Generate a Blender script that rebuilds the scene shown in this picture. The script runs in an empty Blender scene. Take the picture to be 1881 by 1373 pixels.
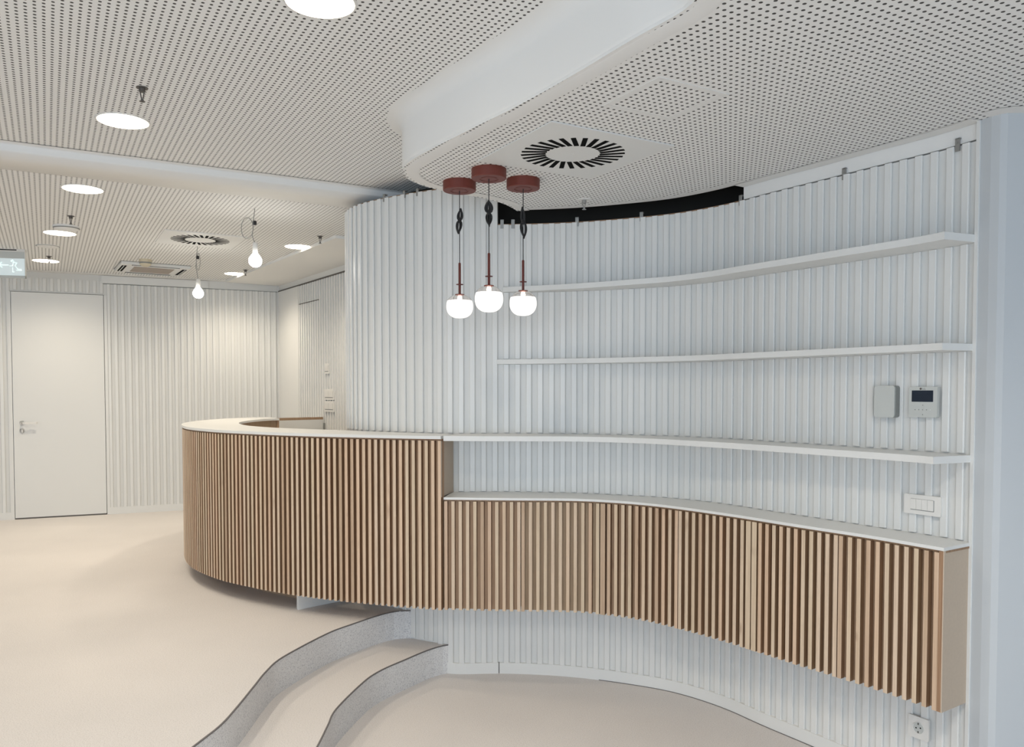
import bpy, bmesh, math, random
from mathutils import Vector, Matrix, noise
random.seed(7)
S = bpy.context.scene
COL = S.collection
PI = math.pi

# ------------------------------------------------------------------ camera
F, PPX, HOR, TH, EYE = 1480.0, 940.5, 718.0, 0.034, 1.57
PPY = HOR + F*math.tan(TH)
cd = bpy.data.cameras.new('camera'); cam = bpy.data.objects.new('camera', cd); COL.objects.link(cam)
cam.location = (0, 0, EYE); cam.rotation_euler = (PI/2 - TH, 0, 0)
cd.sensor_fit = 'HORIZONTAL'; cd.sensor_width = 36.0; cd.lens = 36.0*F/1881.0
cd.shift_y = (PPY - 686.5)/1881.0; cd.clip_start = 0.05; cd.clip_end = 200
S.camera = cam

# ------------------------------------------------------------------ light
w = bpy.data.worlds.new('world'); S.world = w; w.use_nodes = True
bg = w.node_tree.nodes['Background']; bg.inputs[0].default_value = (0.70, 0.84, 1.0, 1); bg.inputs[1].default_value = 0.6
S.view_settings.view_transform = 'Standard'; S.view_settings.look = 'None'
S.view_settings.gamma = 1; S.view_settings.exposure = 0.84; S.view_settings.use_curve_mapping = False
LAMP_COL = (1.0, 0.87, 0.69)
LAMP_E = 6.0; SPOT_W = 33.0
def spot(parent, power, col):
    d = bpy.data.lights.new('lamp_light', 'SPOT'); d.energy = power; d.color = col; d.spot_size = math.radians(152); d.spot_blend = .9; d.shadow_soft_size = .09
    o = bpy.data.objects.new('lamp_light', d); COL.objects.link(o); o.parent = parent; o.location = (0, 0, -.012)
    return o
def area(name, loc, rot, sx, sy, power, col):
    d = bpy.data.lights.new(name, 'AREA'); d.shape = 'RECTANGLE'; d.size = sx; d.size_y = sy; d.energy = power; d.color = col
    o = bpy.data.objects.new(name, d); COL.objects.link(o); o.location = loc; o.rotation_euler = rot
    return o
# daylight from the glazed front behind the camera
area('window_daylight', (-1.6, -3.6, 1.35), (PI/2, 0, -.12), 5.5, 2.2, 68, (0.74, 0.87, 1.0))

# ------------------------------------------------------------------ helpers
def W(px, py, h):
    """photo point + height relative to the eye -> plan point"""
    u = (px-PPX)/F; v = (py-PPY)/F
    c, s = math.cos(TH), math.sin(TH)
    y = c - v*s; z = -s - v*c
    t = h/z
    return (u*t, y*t)
def P(x, y, h):
    c, s = math.cos(TH), math.sin(TH)
    d = y*c - h*s; v = y*s + h*c
    return (PPX + F*x/d, PPY - F*v/d)
def Z(h): return h + EYE

def spline(pts, step=0.03):
    """Catmull-Rom through pts, resampled by arc length"""
    p = [Vector(a) for a in pts]
    p = [p[0]*2-p[1]] + p + [p[-1]*2-p[-2]]
    out = []
    for i in range(1, len(p)-2):
        for k in range(16):
            t = k/16
            a, b, c, d = p[i-1], p[i], p[i+1], p[i+2]
            out.append(0.5*((2*b)+(c-a)*t+(2*a-5*b+4*c-d)*t*t+(3*b-a-3*c+d)*t*t*t))
    out.append(p[-2])
    return Curve(out, step)
class Curve:
    def __init__(self, pts, step=0.03):
        pts = [Vector(a) for a in pts]
        d = [0]
        for a, b in zip(pts, pts[1:]): d.append(d[-1]+(b-a).length)
        self.raw, self.d, self.L = pts, d, d[-1]
    def at(self, s):
        s = max(0, min(self.L, s))
        lo, hi = 0, len(self.d)-1
        while hi-lo > 1:
            m = (lo+hi)//2
            if self.d[m] <= s: lo = m
            else: hi = m
        f = (s-self.d[lo])/max(1e-9, self.d[hi]-self.d[lo])
        return self.raw[lo].lerp(self.raw[hi], f)
    def tan(self, s):
        t = self.at(s+0.04)-self.at(s-0.04)
        return t.normalized()
    def nor(self, s):
        t = self.tan(s); return Vector((t.y, -t.x))
    def off(self, s, o):
        return self.at(s)+self.nor(s)*o
    def find(self, px, h, o=0, lo=0, hi=None):
        """arc position whose projection has column px"""
        hi = self.L if hi is None else hi
        best = None
        n = 600
        for i in range(n+1):
            s = lo+(hi-lo)*i/n
            q = self.off(s, o) if o else self.at(s)
            e = abs(P(q.x, q.y, h)[0]-px)
            if best is None or e < best[0]: best = (e, s)
        return best[1]
    def smooth(self, n=2, step=0.04, it=6):
        m = int(self.L/step); q = [self.at(self.L*i/m) for i in range(m+1)]
        for _ in range(it):
            q = [q[0]]+[(q[i-1]+q[i]*2+q[i+1])/4 for i in range(1, m)]+[q[-1]]
        return Curve(q)

def mesh(name, verts, faces, mat, parent=None, smooth=False):
    me = bpy.data.meshes.new(name); me.from_pydata([tuple(v) for v in verts], [], faces)
    bm = bmesh.new(); bm.from_mesh(me); bmesh.ops.recalc_face_normals(bm, faces=bm.faces); bm.to_mesh(me); bm.free()
    if mat is not None:
        for m in (mat if isinstance(mat, (list, tuple)) else [mat]): me.materials.append(m)
    if smooth: me.polygons.foreach_set('use_smooth', [True]*len(me.polygons))
    return link(name, me, parent)
def link(name, me, parent=None):
    o = bpy.data.objects.new(name, me); COL.objects.link(o)
    if parent is not None: o.parent = parent
    return o
def tag(o, label=None, cat=None, group=None, kind=None):
    if label: o['label'] = label
    if cat: o['category'] = cat
    if group: o['group'] = group
    if kind: o['kind'] = kind
    return o
def thing(name, loc, label, cat, group=None, rz=0):
    o = bpy.data.objects.new(name, None); COL.objects.link(o); o.empty_display_size = 0.1
    o.location = loc; o.rotation_euler = (0, 0, rz)
    return tag(o, label, cat, group)
def struct(o, label=None):
    o['kind'] = 'structure'
    if label: o['label'] = label
    return o
def box_data(x0, x1, y0, y1, z0, z1, b=0.0):
    """box, optional small chamfer on the four vertical (z) edges"""
    if b <= 0:
        v = [(x, y, z) for z in (z0, z1) for y in (y0, y1) for x in (x0, x1)]
        f = [(0, 2, 3, 1), (4, 5, 7, 6), (0, 1, 5, 4), (2, 6, 7, 3), (0, 4, 6, 2), (1, 3, 7, 5)]
        return v, f
    o = [(x0+b, y0), (x1-b, y0), (x1, y0+b), (x1, y1-b), (x1-b, y1), (x0+b, y1), (x0, y1-b), (x0, y0+b)]
    v = [(x, y, z0) for x, y in o]+[(x, y, z1) for x, y in o]
    f = [tuple(range(7, -1, -1)), tuple(range(8, 16))]+[(i, (i+1) % 8, 8+(i+1) % 8, 8+i) for i in range(8)]
    return v, f
class MB:
    def __init__(self): self.v = []; self.f = []
    def add(self, vf, M=None):
        v, f = vf; n = len(self.v)
        self.v += [tuple(M @ Vector(a)) if M else tuple(a) for a in v]
        self.f += [tuple(i+n for i in q) for q in f]; return self
    def box(self, *a, **k): return self.add(box_data(*a, **k))
    def build(self, name, mat, parent=None, smooth=False): return mesh(name, self.v, self.f, mat, parent, smooth)
def lathe(prof, n=32, cx=0, cy=0, closed=True):
    v = []; f = []
    for r, z in prof:
        for k in range(n):
            a = 2*PI*k/n; v.append((cx+r*math.cos(a), cy+r*math.sin(a), z))
    for i in range(len(prof)-1):
        for k in range(n):
            f.append((i*n+k, i*n+(k+1) % n, (i+1)*n+(k+1) % n, (i+1)*n+k))
    if closed:
        f.append(tuple(range(n-1, -1, -1))); f.append(tuple((len(prof)-1)*n+k for k in range(n)))
    return v, f
def tube(pts, r, n=8):
    pts = [Vector(p) for p in pts]; v = []; f = []
    up = Vector((0.13, 0.31, 0.94)).normalized()
    t0 = (pts[1]-pts[0]).normalized(); a = t0.cross(up)
    if a.length < .05: a = t0.cross(Vector((1, 0, 0)))
    a.normalize()
    for i, p in enumerate(pts):
        t = (pts[min(i+1, len(pts)-1)]-pts[max(i-1, 0)]).normalized()
        a = (a - t*a.dot(t)).normalized(); b = t.cross(a)
        for k in range(n):
            q = 2*PI*k/n; v.append(p+a*(r*math.cos(q))+b*(r*math.sin(q)))
    for i in range(len(pts)-1):
        for k in range(n):
            f.append((i*n+k, i*n+(k+1) % n, (i+1)*n+(k+1) % n, (i+1)*n+k))
    f.append(tuple(range(n-1, -1, -1))); f.append(tuple((len(pts)-1)*n+k for k in range(n)))
    return v, f
def ribbon_data(cv, s0, s1, o0, o1, z0, z1, step=0.03):
    """solid strip along a curve between offsets o0 (back) and o1 (front); offsets may be functions of arc length"""
    n = max(1, int((s1-s0)/step)); v = []; f = []
    g0 = o0 if callable(o0) else (lambda s: o0); g1 = o1 if callable(o1) else (lambda s: o1)
    for i in range(n+1):
        s = s0+(s1-s0)*i/n
        a = cv.off(s, g0(s)); b = cv.off(s, g1(s))
        v += [(a.x, a.y, z0), (b.x, b.y, z0), (b.x, b.y, z1), (a.x, a.y, z1)]
    for i in range(n):
        for k in range(4):
            f.append((i*4+k, i*4+(k+1) % 4, (i+1)*4+(k+1) % 4, (i+1)*4+k))
    f.append((3, 2, 1, 0)); f.append((n*4, n*4+1, n*4+2, n*4+3))
    return v, f
def ribbon(name, cv, s0, s1, o0, o1, z0, z1, mat, parent=None, step=0.03):
    return MB().add(ribbon_data(cv, s0, s1, o0, o1, z0, z1, step)).build(name, mat, parent)
def prism(name, poly, z0, z1, mat, parent=None):
    n = len(poly)
    v = [(x, y, z0) for x, y in poly]+[(x, y, z1) for x, y in poly]
    f = [tuple(range(n-1, -1, -1)), tuple(range(n, 2*n))]+[(i, (i+1) % n, n+(i+1) % n, n+i) for i in range(n)]
    o = mesh(name, v, f, mat, parent)
    bm = bmesh.new(); bm.from_mesh(o.data); bmesh.ops.triangulate(bm, faces=[q for q in bm.faces if len(q.verts) > 4]); bm.to_mesh(o.data); bm.free()
    return o
def sweep(name, cv, prof, z_ref, mat, parent=None, s0=0, s1=None, step=0.03):
    """open profile [(offset, dz)] swept along a curve"""
    s1 = cv.L if s1 is None else s1
    n = int((s1-s0)/step); v = []; f = []; m = len(prof)
    for i in range(n+1):
        s = s0+(s1-s0)*i/n
        for o, z in prof:
            q = cv.off(s, o); v.append((q.x, q.y, z_ref+z))
    for i in range(n):
        for k in range(m-1): f.append((i*m+k, i*m+k+1, (i+1)*m+k+1, (i+1)*m+k))
    return mesh(name, v, f, mat, parent, smooth=True)

# ------------------------------------------------------------------ materials
def nmat(name):
    m = bpy.data.materials.new(name); m.use_nodes = True
    return m, m.node_tree, m.node_tree.nodes['Principled BSDF']
def N(nt, t, **k):
    n = nt.nodes.new(t)
    for a, b in k.items(): setattr(n, a, b)
    return n
def plain(name, col, rough=0.5, metal=0, spec=0.5, bump=0.0, bscale=200, var=0.0):
    m, nt, b = nmat(name)
    b.inputs['Base Color'].default_value = (*col, 1); b.inputs['Roughness'].default_value = rough
    b.inputs['Metallic'].default_value = metal; b.inputs['Specular IOR Level'].default_value = spec
    g = N(nt, 'ShaderNodeNewGeometry')
    nz = N(nt, 'ShaderNodeTexNoise'); nz.inputs['Scale'].default_value = bscale; nz.inputs['Detail'].default_value = 3
    nt.links.new(g.outputs['Position'], nz.inputs['Vector'])
    if bump:
        bp = N(nt, 'ShaderNodeBump'); bp.inputs['Strength'].default_value = bump; bp.inputs['Distance'].default_value = 0.002
        nt.links.new(nz.outputs[0], bp.inputs['Height']); nt.links.new(bp.outputs[0], b.inputs['Normal'])
    if var:
        mx = N(nt, 'ShaderNodeMix', data_type='RGBA')
        mx.inputs[6].default_value = (*[c*(1-var) for c in col], 1); mx.inputs[7].default_value = (*[min(1, c*(1+var)) for c in col], 1)
        nt.links.new(nz.outputs[0], mx.inputs[0]); nt.links.new(mx.outputs[2], b.inputs['Base Color'])
    return m
def emit(name, col, e):
    m, nt, b = nmat(name)
    b.inputs['Base Color'].default_value = (.8, .8, .8, 1)
    b.inputs['Emission Color'].default_value = (*col, 1); b.inputs['Emission Strength'].default_value = e
    return m
GRID = math.radians(30)
def perforated(name, col):
    m, nt, b = nmat(name); L = nt.links
    g = N(nt, 'ShaderNodeNewGeometry')
    mp = N(nt, 'ShaderNodeMapping'); mp.inputs['Rotation'].default_value = (0, 0, -GRID)
    mp.inputs['Scale'].default_value = (40, 40, 40)
    L.new(g.outputs['Position'], mp.inputs['Vector'])
    fr = N(nt, 'ShaderNodeVectorMath', operation='FRACTION'); L.new(mp.outputs[0], fr.inputs[0])
    sb = N(nt, 'ShaderNodeVectorMath', operation='SUBTRACT'); sb.inputs[1].default_value = (.5, .5, .5); L.new(fr.outputs[0], sb.inputs[0])
    sc = N(nt, 'ShaderNodeVectorMath', operation='MULTIPLY'); sc.inputs[1].default_value = (1, 1, 0); L.new(sb.outputs[0], sc.inputs[0])
    ln = N(nt, 'ShaderNodeVectorMath', operation='LENGTH'); L.new(sc.outputs[0], ln.inputs[0])
    mr = N(nt, 'ShaderNodeMapRange'); mr.inputs['From Min'].default_value = .195; mr.inputs['From Max'].default_value = .23
    mr.inputs['To Min'].default_value = 0; mr.inputs['To Max'].default_value = 1
    L.new(ln.outputs['Value'], mr.inputs['Value'])
    mx = N(nt, 'ShaderNodeMix', data_type='RGBA'); mx.inputs[6].default_value = (.06, .058, .054, 1); mx.inputs[7].default_value = (*col, 1)
    L.new(mr.outputs[0], mx.inputs[0]); L.new(mx.outputs[2], b.inputs['Base Color'])
    bp = N(nt, 'ShaderNodeBump'); bp.inputs['Strength'].default_value = .5; bp.inputs['Distance'].default_value = .002
    L.new(mr.outputs[0], bp.inputs['Height']); L.new(bp.outputs[0], b.inputs['Normal'])
    b.inputs['Roughness'].default_value = .8
    return m
def wood(name, a, c, rough=.55, vary=.35, grain=1.0):
    m, nt, b = nmat(name); L = nt.links
    tc = N(nt, 'ShaderNodeTexCoord'); oi = N(nt, 'ShaderNodeObjectInfo')
    rr = N(nt, 'ShaderNodeMath', operation='MULTIPLY'); rr.inputs[1].default_value = 37.0; L.new(oi.outputs['Random'], rr.inputs[0])
    cb = N(nt, 'ShaderNodeCombineXYZ'); L.new(rr.outputs[0], cb.inputs[0]); L.new(rr.outputs[0], cb.inputs[2])
    ad = N(nt, 'ShaderNodeVectorMath', operation='ADD'); L.new(tc.outputs['Object'], ad.inputs[0]); L.new(cb.outputs[0], ad.inputs[1])
    mp = N(nt, 'ShaderNodeMapping'); mp.inputs['Scale'].default_value = (90*grain, 90*grain, 2.2); L.new(ad.outputs[0], mp.inputs['Vector'])
    nz = N(nt, 'ShaderNodeTexNoise'); nz.inputs['Scale'].default_value = 1.6; nz.inputs['Detail'].default_value = 6; nz.inputs['Roughness'].default_value = .65
    L.new(mp.outputs[0], nz.inputs['Vector'])
    cr = N(nt, 'ShaderNodeValToRGB')
    cr.color_ramp.elements[0].position = .3; cr.color_ramp.elements[0].color = (*a, 1)
    cr.color_ramp.elements[1].position = .62; cr.color_ramp.elements[1].color = (*c, 1)
    L.new(nz.outputs[0], cr.inputs[0])
    # broad stains and the odd knot
    mp2 = N(nt, 'ShaderNodeMapping'); mp2.inputs['Scale'].default_value = (14, 14, 5); L.new(ad.outputs[0], mp2.inputs['Vector'])
    n2 = N(nt, 'ShaderNodeTexNoise'); n2.inputs['Scale'].default_value = 1; n2.inputs['Detail'].default_value = 2; L.new(mp2.outputs[0], n2.inputs['Vector'])
    kr = N(nt, 'ShaderNodeValToRGB'); kr.color_ramp.elements[0].position = .70; kr.color_ramp.elements[1].position = .80
    L.new(n2.outputs[0], kr.inputs[0])
    mk = N(nt, 'ShaderNodeMix', data_type='RGBA'); mk.inputs[7].default_value = (a[0]*.5, a[1]*.4, a[2]*.35, 1)
    km = N(nt, 'ShaderNodeMath', operation='MULTIPLY'); km.inputs[1].default_value = .5
    L.new(kr.outputs[0], km.inputs[0]); L.new(km.outputs[0], mk.inputs[0]); L.new(cr.outputs[0], mk.inputs[6])
    # per piece tone
    tr = N(nt, 'ShaderNodeValToRGB'); e = tr.color_ramp.elements
    e[0].color = (1-vary*.7, 1-vary*.85, 1-vary, 1); e[1].color = (1.0, 1.0, 1.0, 1)
    q = e.new(.3); q.color = (1.0, .93, .88, 1); q = e.new(.6); q.color = (.95, .97, .93, 1)
    L.new(oi.outputs['Random'], tr.inputs[0])
    mu = N(nt, 'ShaderNodeMix', data_type='RGBA', blend_type='MULTIPLY'); mu.inputs[0].default_value = 1
    L.new(mk.outputs[2], mu.inputs[6]); L.new(tr.outputs[0], mu.inputs[7]); L.new(mu.outputs[2], b.inputs['Base Color'])
    b.inputs['Roughness'].default_value = rough; b.inputs['Specular IOR Level'].default_value = .3
    return m
def speckle(name, base, dark, light, scale=900, dens=.62, bump=.4):
    m, nt, b = nmat(name); L = nt.links
    g = N(nt, 'ShaderNodeNewGeometry')
    nz = N(nt, 'ShaderNodeTexNoise'); nz.inputs['Scale'].default_value = scale*.25; nz.inputs['Detail'].default_value = 2; L.new(g.outputs['Position'], nz.inputs['Vector'])
    cr = N(nt, 'ShaderNodeValToRGB'); e = cr.color_ramp.elements
    e[0].position = .33; e[0].color = (*dark, 1); e[1].position = .75; e[1].color = (*light, 1)
    q = e.new(.46); q.color = (*base, 1)
    L.new(nz.outputs[0], cr.inputs[0])
    n2 = N(nt, 'ShaderNodeTexNoise'); n2.inputs['Scale'].default_value = 2.2; n2.inputs['Detail'].default_value = 5; L.new(g.outputs['Position'], n2.inputs['Vector'])
    mr = N(nt, 'ShaderNodeMapRange'); mr.inputs['To Min'].default_value = .93; mr.inputs['To Max'].default_value = 1.05; L.new(n2.outputs[0], mr.inputs['Value'])
    mu = N(nt, 'ShaderNodeVectorMath', operation='SCALE'); L.new(cr.outputs[0], mu.inputs[0]); L.new(mr.outputs[0], mu.inputs['Scale'])
    L.new(mu.outputs[0], b.inputs['Base Color'])
    bp = N(nt, 'ShaderNodeBump'); bp.inputs['Strength'].default_value = bump; bp.inputs['Distance'].default_value = .002
    L.new(nz.outputs[0], bp.inputs['Height']); L.new(bp.outputs[0], b.inputs['Normal'])
    b.inputs['Roughness'].default_value = .9; b.inputs['Specular IOR Level'].default_value = .2
    return m

WHITE = plain('white_lacquer', (.78, .785, .77), .42, bump=.03, bscale=60)
SLATW = plain('white_slat_lacquer', (.78, .785, .77), .33, bump=.03, bscale=80)
GROOVE_SHADE = plain('white_shaded_groove', (.745, .75, .735), .5)  # a little darker than the slats: groove shade put into the colour
PAINT = plain('ceiling_paint', (.82, .82, .805), .85, spec=.2, bump=.05, bscale=120)
WALLP = plain('wall_paint', (.56, .59, .615), .8, spec=.2, bump=.05, bscale=150)
PERF = perforated('perforated_plasterboard', (.86, .86, .845))
FLOORM = speckle('carpet_upper', (.72, .69, .67), (.60, .575, .56), (.78, .755, .74))
RISERM = speckle('carpet_riser', (.72, .72, .725), (.50, .50, .52), (.80, .80, .80), scale=700, bump=.5)
SLAT = wood('birch_slat', (.60, .45, .325), (.74, .585, .45))
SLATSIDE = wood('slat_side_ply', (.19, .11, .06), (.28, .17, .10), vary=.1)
PLY = wood('plywood_backing', (.36, .24, .155), (.48, .34, .23), vary=.2)
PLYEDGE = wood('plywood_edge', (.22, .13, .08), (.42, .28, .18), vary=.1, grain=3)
BEIGE = plain('beige_melamine', (.54, .445, .35), .6, bump=.05, bscale=90, var=.06)
DARK = plain('void_shade', (.035, .033, .030), .9, spec=.1)  # dark colour stands for the shade in the ceiling void
BLACK = plain('black_rubber', (.015, .015, .016), .5)
GREYM = plain('zinc_clip', (.35, .35, .34), .4, metal=.6)
DSTEEL = plain('dark_steel', (.12, .11, .10), .45, metal=.5)
NOSE = plain('dark_nosing', (.16, .15, .15), .7)
TERRA = plain('terracotta_metal', (.17, .042, .030), .5, spec=.3)
STEMM = plain('oxblood_stem', (.12, .028, .022), .45, spec=.3)
PLAST = plain('white_plastic', (.80, .79, .76), .4)
GPLAST = plain('grey_plastic', (.58, .60, .58), .45)
GEDGE = plain('grey_plastic_edge', (.25, .26, .25), .5)
SCREEN = plain('dark_screen', (.022, .03, .045), .2)
CREAM = plain('cream_plastic', (.62, .56, .42), .5)
GRILL = plain('beige_grille', (.36, .31, .27), .6)
CORDG = plain('grey_cord', (.30, .30, .28), .6)
LAMP = emit('lamp_panel', LAMP_COL, LAMP_E)
BULBM = emit('bulb_glow', (1, .97, .9), 18.0)
GLOBE = emit('frosted_globe', (1, .93, .87), .55)
GLOW = emit('pendant_bulb', (1, .75, .6), 2.5)
EXITL = emit('exit_panel', (.48, .70, .74), .2)
EXITP = emit('exit_pictogram', (.72, 1, .93), .42)
m, nt, b = nmat('clear_glass'); b.inputs['Transmission Weight'].default_value = 1; b.inputs['Roughness'].default_value = .02; b.inputs['IOR'].default_value = 1.12; b.inputs['Base Color'].default_value = (1, .97, .95, 1)
GLASS = m

# ------------------------------------------------------------------ levels (relative to the eye)
H_LOW, H_MID, H_UP = -1.57, -1.41, -1.25
C_LOW, C_UP, C_REC = .97, 1.195, 1.157
WOODTOP, WOODBOT, BAR = -.557, -1.15, -.236
TOPW, DRUMTOP = .905, 1.10

# ------------------------------------------------------------------ plan curves
wall_px = [(830, 904.5), (917.6, 903.6), (1052, 906), (1177.6, 912), (1248, 916.8), (1340, 927.5), (1393, 936.5), (1490.5, 951), (1593, 967), (1652, 975.7), (1751, 991), (1787, 998.6)]
wp = [W(a, b_, WOODTOP) for a, b_ in wall_px]
drum = [(-.74, 6.35), (-.90, 5.9), (-1.02, 5.5), (-1.065, 5.2), (-1.02, 4.97), (-.90, 4.78), (-.68, 4.60), (-.52, 4.50)]
WALL = spline(drum+wp).smooth(it=8)
S915 = WALL.find(915, BAR, lo=1.5); S811 = WALL.find(832, BAR, lo=1.5); SEND = WALL.L
front_px = [(815, 914), (940, 915.5), (1040, 916), (1100, 918), (1200, 925.5), (1340, 944), (1460, 963), (1600, 984), (1735, 1007)]
DESK = spline([W(a, b_, WOODTOP) for a, b_ in front_px]).smooth(it=6)
bot = [(811, 1122), (700, 1113), (550, 1096), (430, 1073), (380, 1057)]
cp = [W(a, b_, WOODBOT) for a, b_ in bot]
COUNTER = spline([(-2.17, 7.15), (-2.33, 7.03), (-2.44, 6.72), (-2.455, 6.28), (-2.39, 5.87), (-2.26, 5.52), (-2.09, 5.21), (-1.88, 4.96)]+cp[::-1][1:]).smooth(it=5)
print('counter pts', cp, 'wall', [tuple(round(c, 2) for c in q) for q in wp], 'len', COUNTER.L, DESK.L, WALL.L)

# ------------------------------------------------------------------ floors and steps
up_px = [(719.6, 1124.8), (637.7, 1150), (593, 1168), (518.6, 1208), (489, 1233.5), (468, 1259), (438, 1296), (405.5, 1332), (355, 1372)]
lo_px = [(812.5, 1186.8), (736, 1215.6), (691, 1236.5), (661.5, 1258.8), (617, 1303.5), (602, 1333), (582.6, 1372)]
up = [Vector(W(a, b_, H_UP)) for a, b_ in up_px]; lo = [Vector(W(a, b_, H_MID)) for a, b_ in lo_px]
UP = spline([up[0]+Vector((.12, .02))*1.6]+up+[up[-1]+Vector((-.10, -.6)), Vector((-1.25, .6)), Vector((-1.1, -1.4)), Vector((-1.3, -5))])
LO = spline([lo[0]+Vector((.15, .03))*1.6]+lo+[lo[-1]+Vector((-.0, -.5)), Vector((-.82, .6)), Vector((-.7, -1.4)), Vector((-.9, -5))])
def cpts(cv, n): return [tuple(cv.at(cv.L*i/n)) for i in range(n+1)]
fl = struct(prism('floor', [(-10, -5), (5, -5), (5, 10), (-10, 10)], -.1, 0, FLOORM), 'smooth pale pinkish carpet of the lower floor at the foot of the steps')
u = cpts(UP, 160)
ub = prism('floor', [(u[0][0], 10)]+u+[(-10, -5), (-10, 10)], Z(H_MID)-.16, Z(H_UP), [FLOORM, RISERM])
struct(ub, 'pale raised floor of the reception area, edged by the upper curved step')
l = cpts(LO, 160)
lb = prism('floor', [(l[0][0], 10)]+l+[(-10, -5), (-10, 10)], -.05, Z(H_MID), [FLOORM, RISERM])
struct(lb, 'middle curved tread between the raised and the lower floor')
for o in (ub, lb):
    for p in o.data.polygons:
        if abs(p.normal.z) < .5: p.material_index = 1
for cv, h, lab in ((UP, H_UP, 'thin dark edge strip of the upper curved step'), (LO, H_MID, 'thin dark edge strip of the lower curved step')):
    q = ribbon('trim_%d' % (1 if h == H_UP else 2), cv, 0, cv.L, -.003, .003, Z(h)-.004, Z(h)+.0012, NOSE); struct(q, lab)

# ------------------------------------------------------------------ ceilings
s_px = [(1500, -105), (1276.5, 10.5), (1171, 66.7), (1066, 130), (960.7, 189.5), (855, 242), (796, 272), (757, 293), (740, 307), (744, 326), (771, 340), (813, 351), (876.5, 362), (925, 374), (950, 388)]
sp = [W(a, b_, C_LOW) for a, b_ in s_px]
print('soffit', [tuple(round(c, 2) for c in q) for q in sp])
far = [Vector((4.6, -1.6)), Vector((2.6, .3))]
SOF = spline(far+[Vector(q) for q in sp]).smooth(it=4)
# low ceiling: soffit outline + line in front of the curved wall
s_w0 = WALL.find(975, C_LOW, lo=1.5)
wl = [tuple(WALL.off(s_w0+(SEND-s_w0)*i/60, .07 - .065*min(1, max(0, (i-30)/12)))) for i in range(61)]
poly = [tuple(SOF.at(SOF.L*i/200)) for i in range(201)]+wl+[(1.72, 2.93), (5, 2.93), (5, -1.6)]
cl = struct(prism('ceiling', poly, Z(C_LOW), Z(C_LOW)+.012, PERF), 'lower perforated white ceiling over the shelf wall with a curved edge')
R_ = .05
prof = [(.085, C_UP-C_LOW+.002), (.055, C_UP-C_LOW-.001), (.028, C_UP-C_LOW-.010), (.008, C_UP-C_LOW-.03), (0, C_UP-C_LOW-.055), (0, .022), (-.004, .010), (-.012, .002), (-.022, -.0015), (-.075, -.0015)]
# normal of SOF points away from the low ceiling?
mid = SOF.L*.5; tst = SOF.off(mid, .1)
sgn = 1 if tst.x < SOF.at(mid).x else -1
prof = [((o+.004)*sgn, z) for o, z in prof]
sf = struct(sweep('trim_3', SOF, prof, Z(C_LOW), PAINT), 'smooth white curved soffit edge stepping down to the lower ceiling')
def plain_sides(o):
    o.data.materials.append(PAINT)
    for p in o.data.polygons:
        if abs(p.normal.z) < .5: p.material_index = 1
plain_sides(cl)
# rounded lip where the low ceiling stops short of the wall, and the void above it
lipc = Curve([Vector(q) for q in wl[:34]])
def lip_o(k): return [(0+.07*math.sin(a), .07*(1-math.cos(a))) for a in [PI/2*k_/6 for k_ in range(7)]][k]
struct(sweep('trim_4', lipc, [(.04, -.001), (0, 0), (-.02, .001), (-.035, .004), (-.045, .010), (-.05, .03)], Z(C_LOW), PAINT), 'rounded lip of the lower ceiling in front of the dark slot')
# upper ceiling
A = Vector((math.cos(GRID), math.sin(GRID))); B = Vector((-math.sin(GRID), math.cos(GRID)))
e0 = Vector(W(0, 262, C_UP)); e1 = Vector(W(700, 350, C_UP)); ed = (e1-e0).normalized()
print('beam dir', math.degrees(math.atan2(ed.y, ed.x)))
BA, BB = e0-ed*9, e1+ed*1.2
up_poly = [tuple(BA), tuple(BB), (4.9, BB.y), (5, -5), (-11, -5)]
cu = struct(prism('ceiling', up_poly, Z(C_UP), Z(C_UP)+.012, PERF), 'upper perforated white ceiling above the camera side')
nb = Vector((-ed.y, ed.x))
plain_sides(cu)
rec_poly = [tuple(BA), tuple(BB), (1.0, 10), (-11, 10)]
cr_ = struct(prism('ceiling', rec_poly, Z(C_REC), Z(C_REC)+.012, PERF), 'perforated white ceiling over the warm lit reception area')
plain_sides(cr_)
BEAM = Curve([BA, BB])   # normal = (ty,-tx) points to the camera side
struct(sweep('trim_5', BEAM, [(.06, C_UP-C_REC-.0025), (.010, C_UP-C_REC-.003), (.006, C_UP-C_REC-.008), (.006, .006), (.002, -.002), (-.37, -.0025), (-.37, .002)], Z(C_REC), PAINT), 'plain white strip between the two ceiling levels')
prism('roof_slab', [(-11, -5), (5, -5), (5, 11), (-11, 11)], Z(C_UP)+.16, Z(C_UP)+.25, DARK); struct(bpy.data.objects['roof_slab'], 'slab above the ceiling panels, coloured dark as void shade')
# sheet coloured dark to give the shade inside the slot
struct(ribbon('void_shade_sheet', WALL, .9, SEND, -.30, -.27, Z(.5), Z(C_UP)+.15, DARK), 'dark sheet giving the void shade behind the top of the curved wall')

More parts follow.
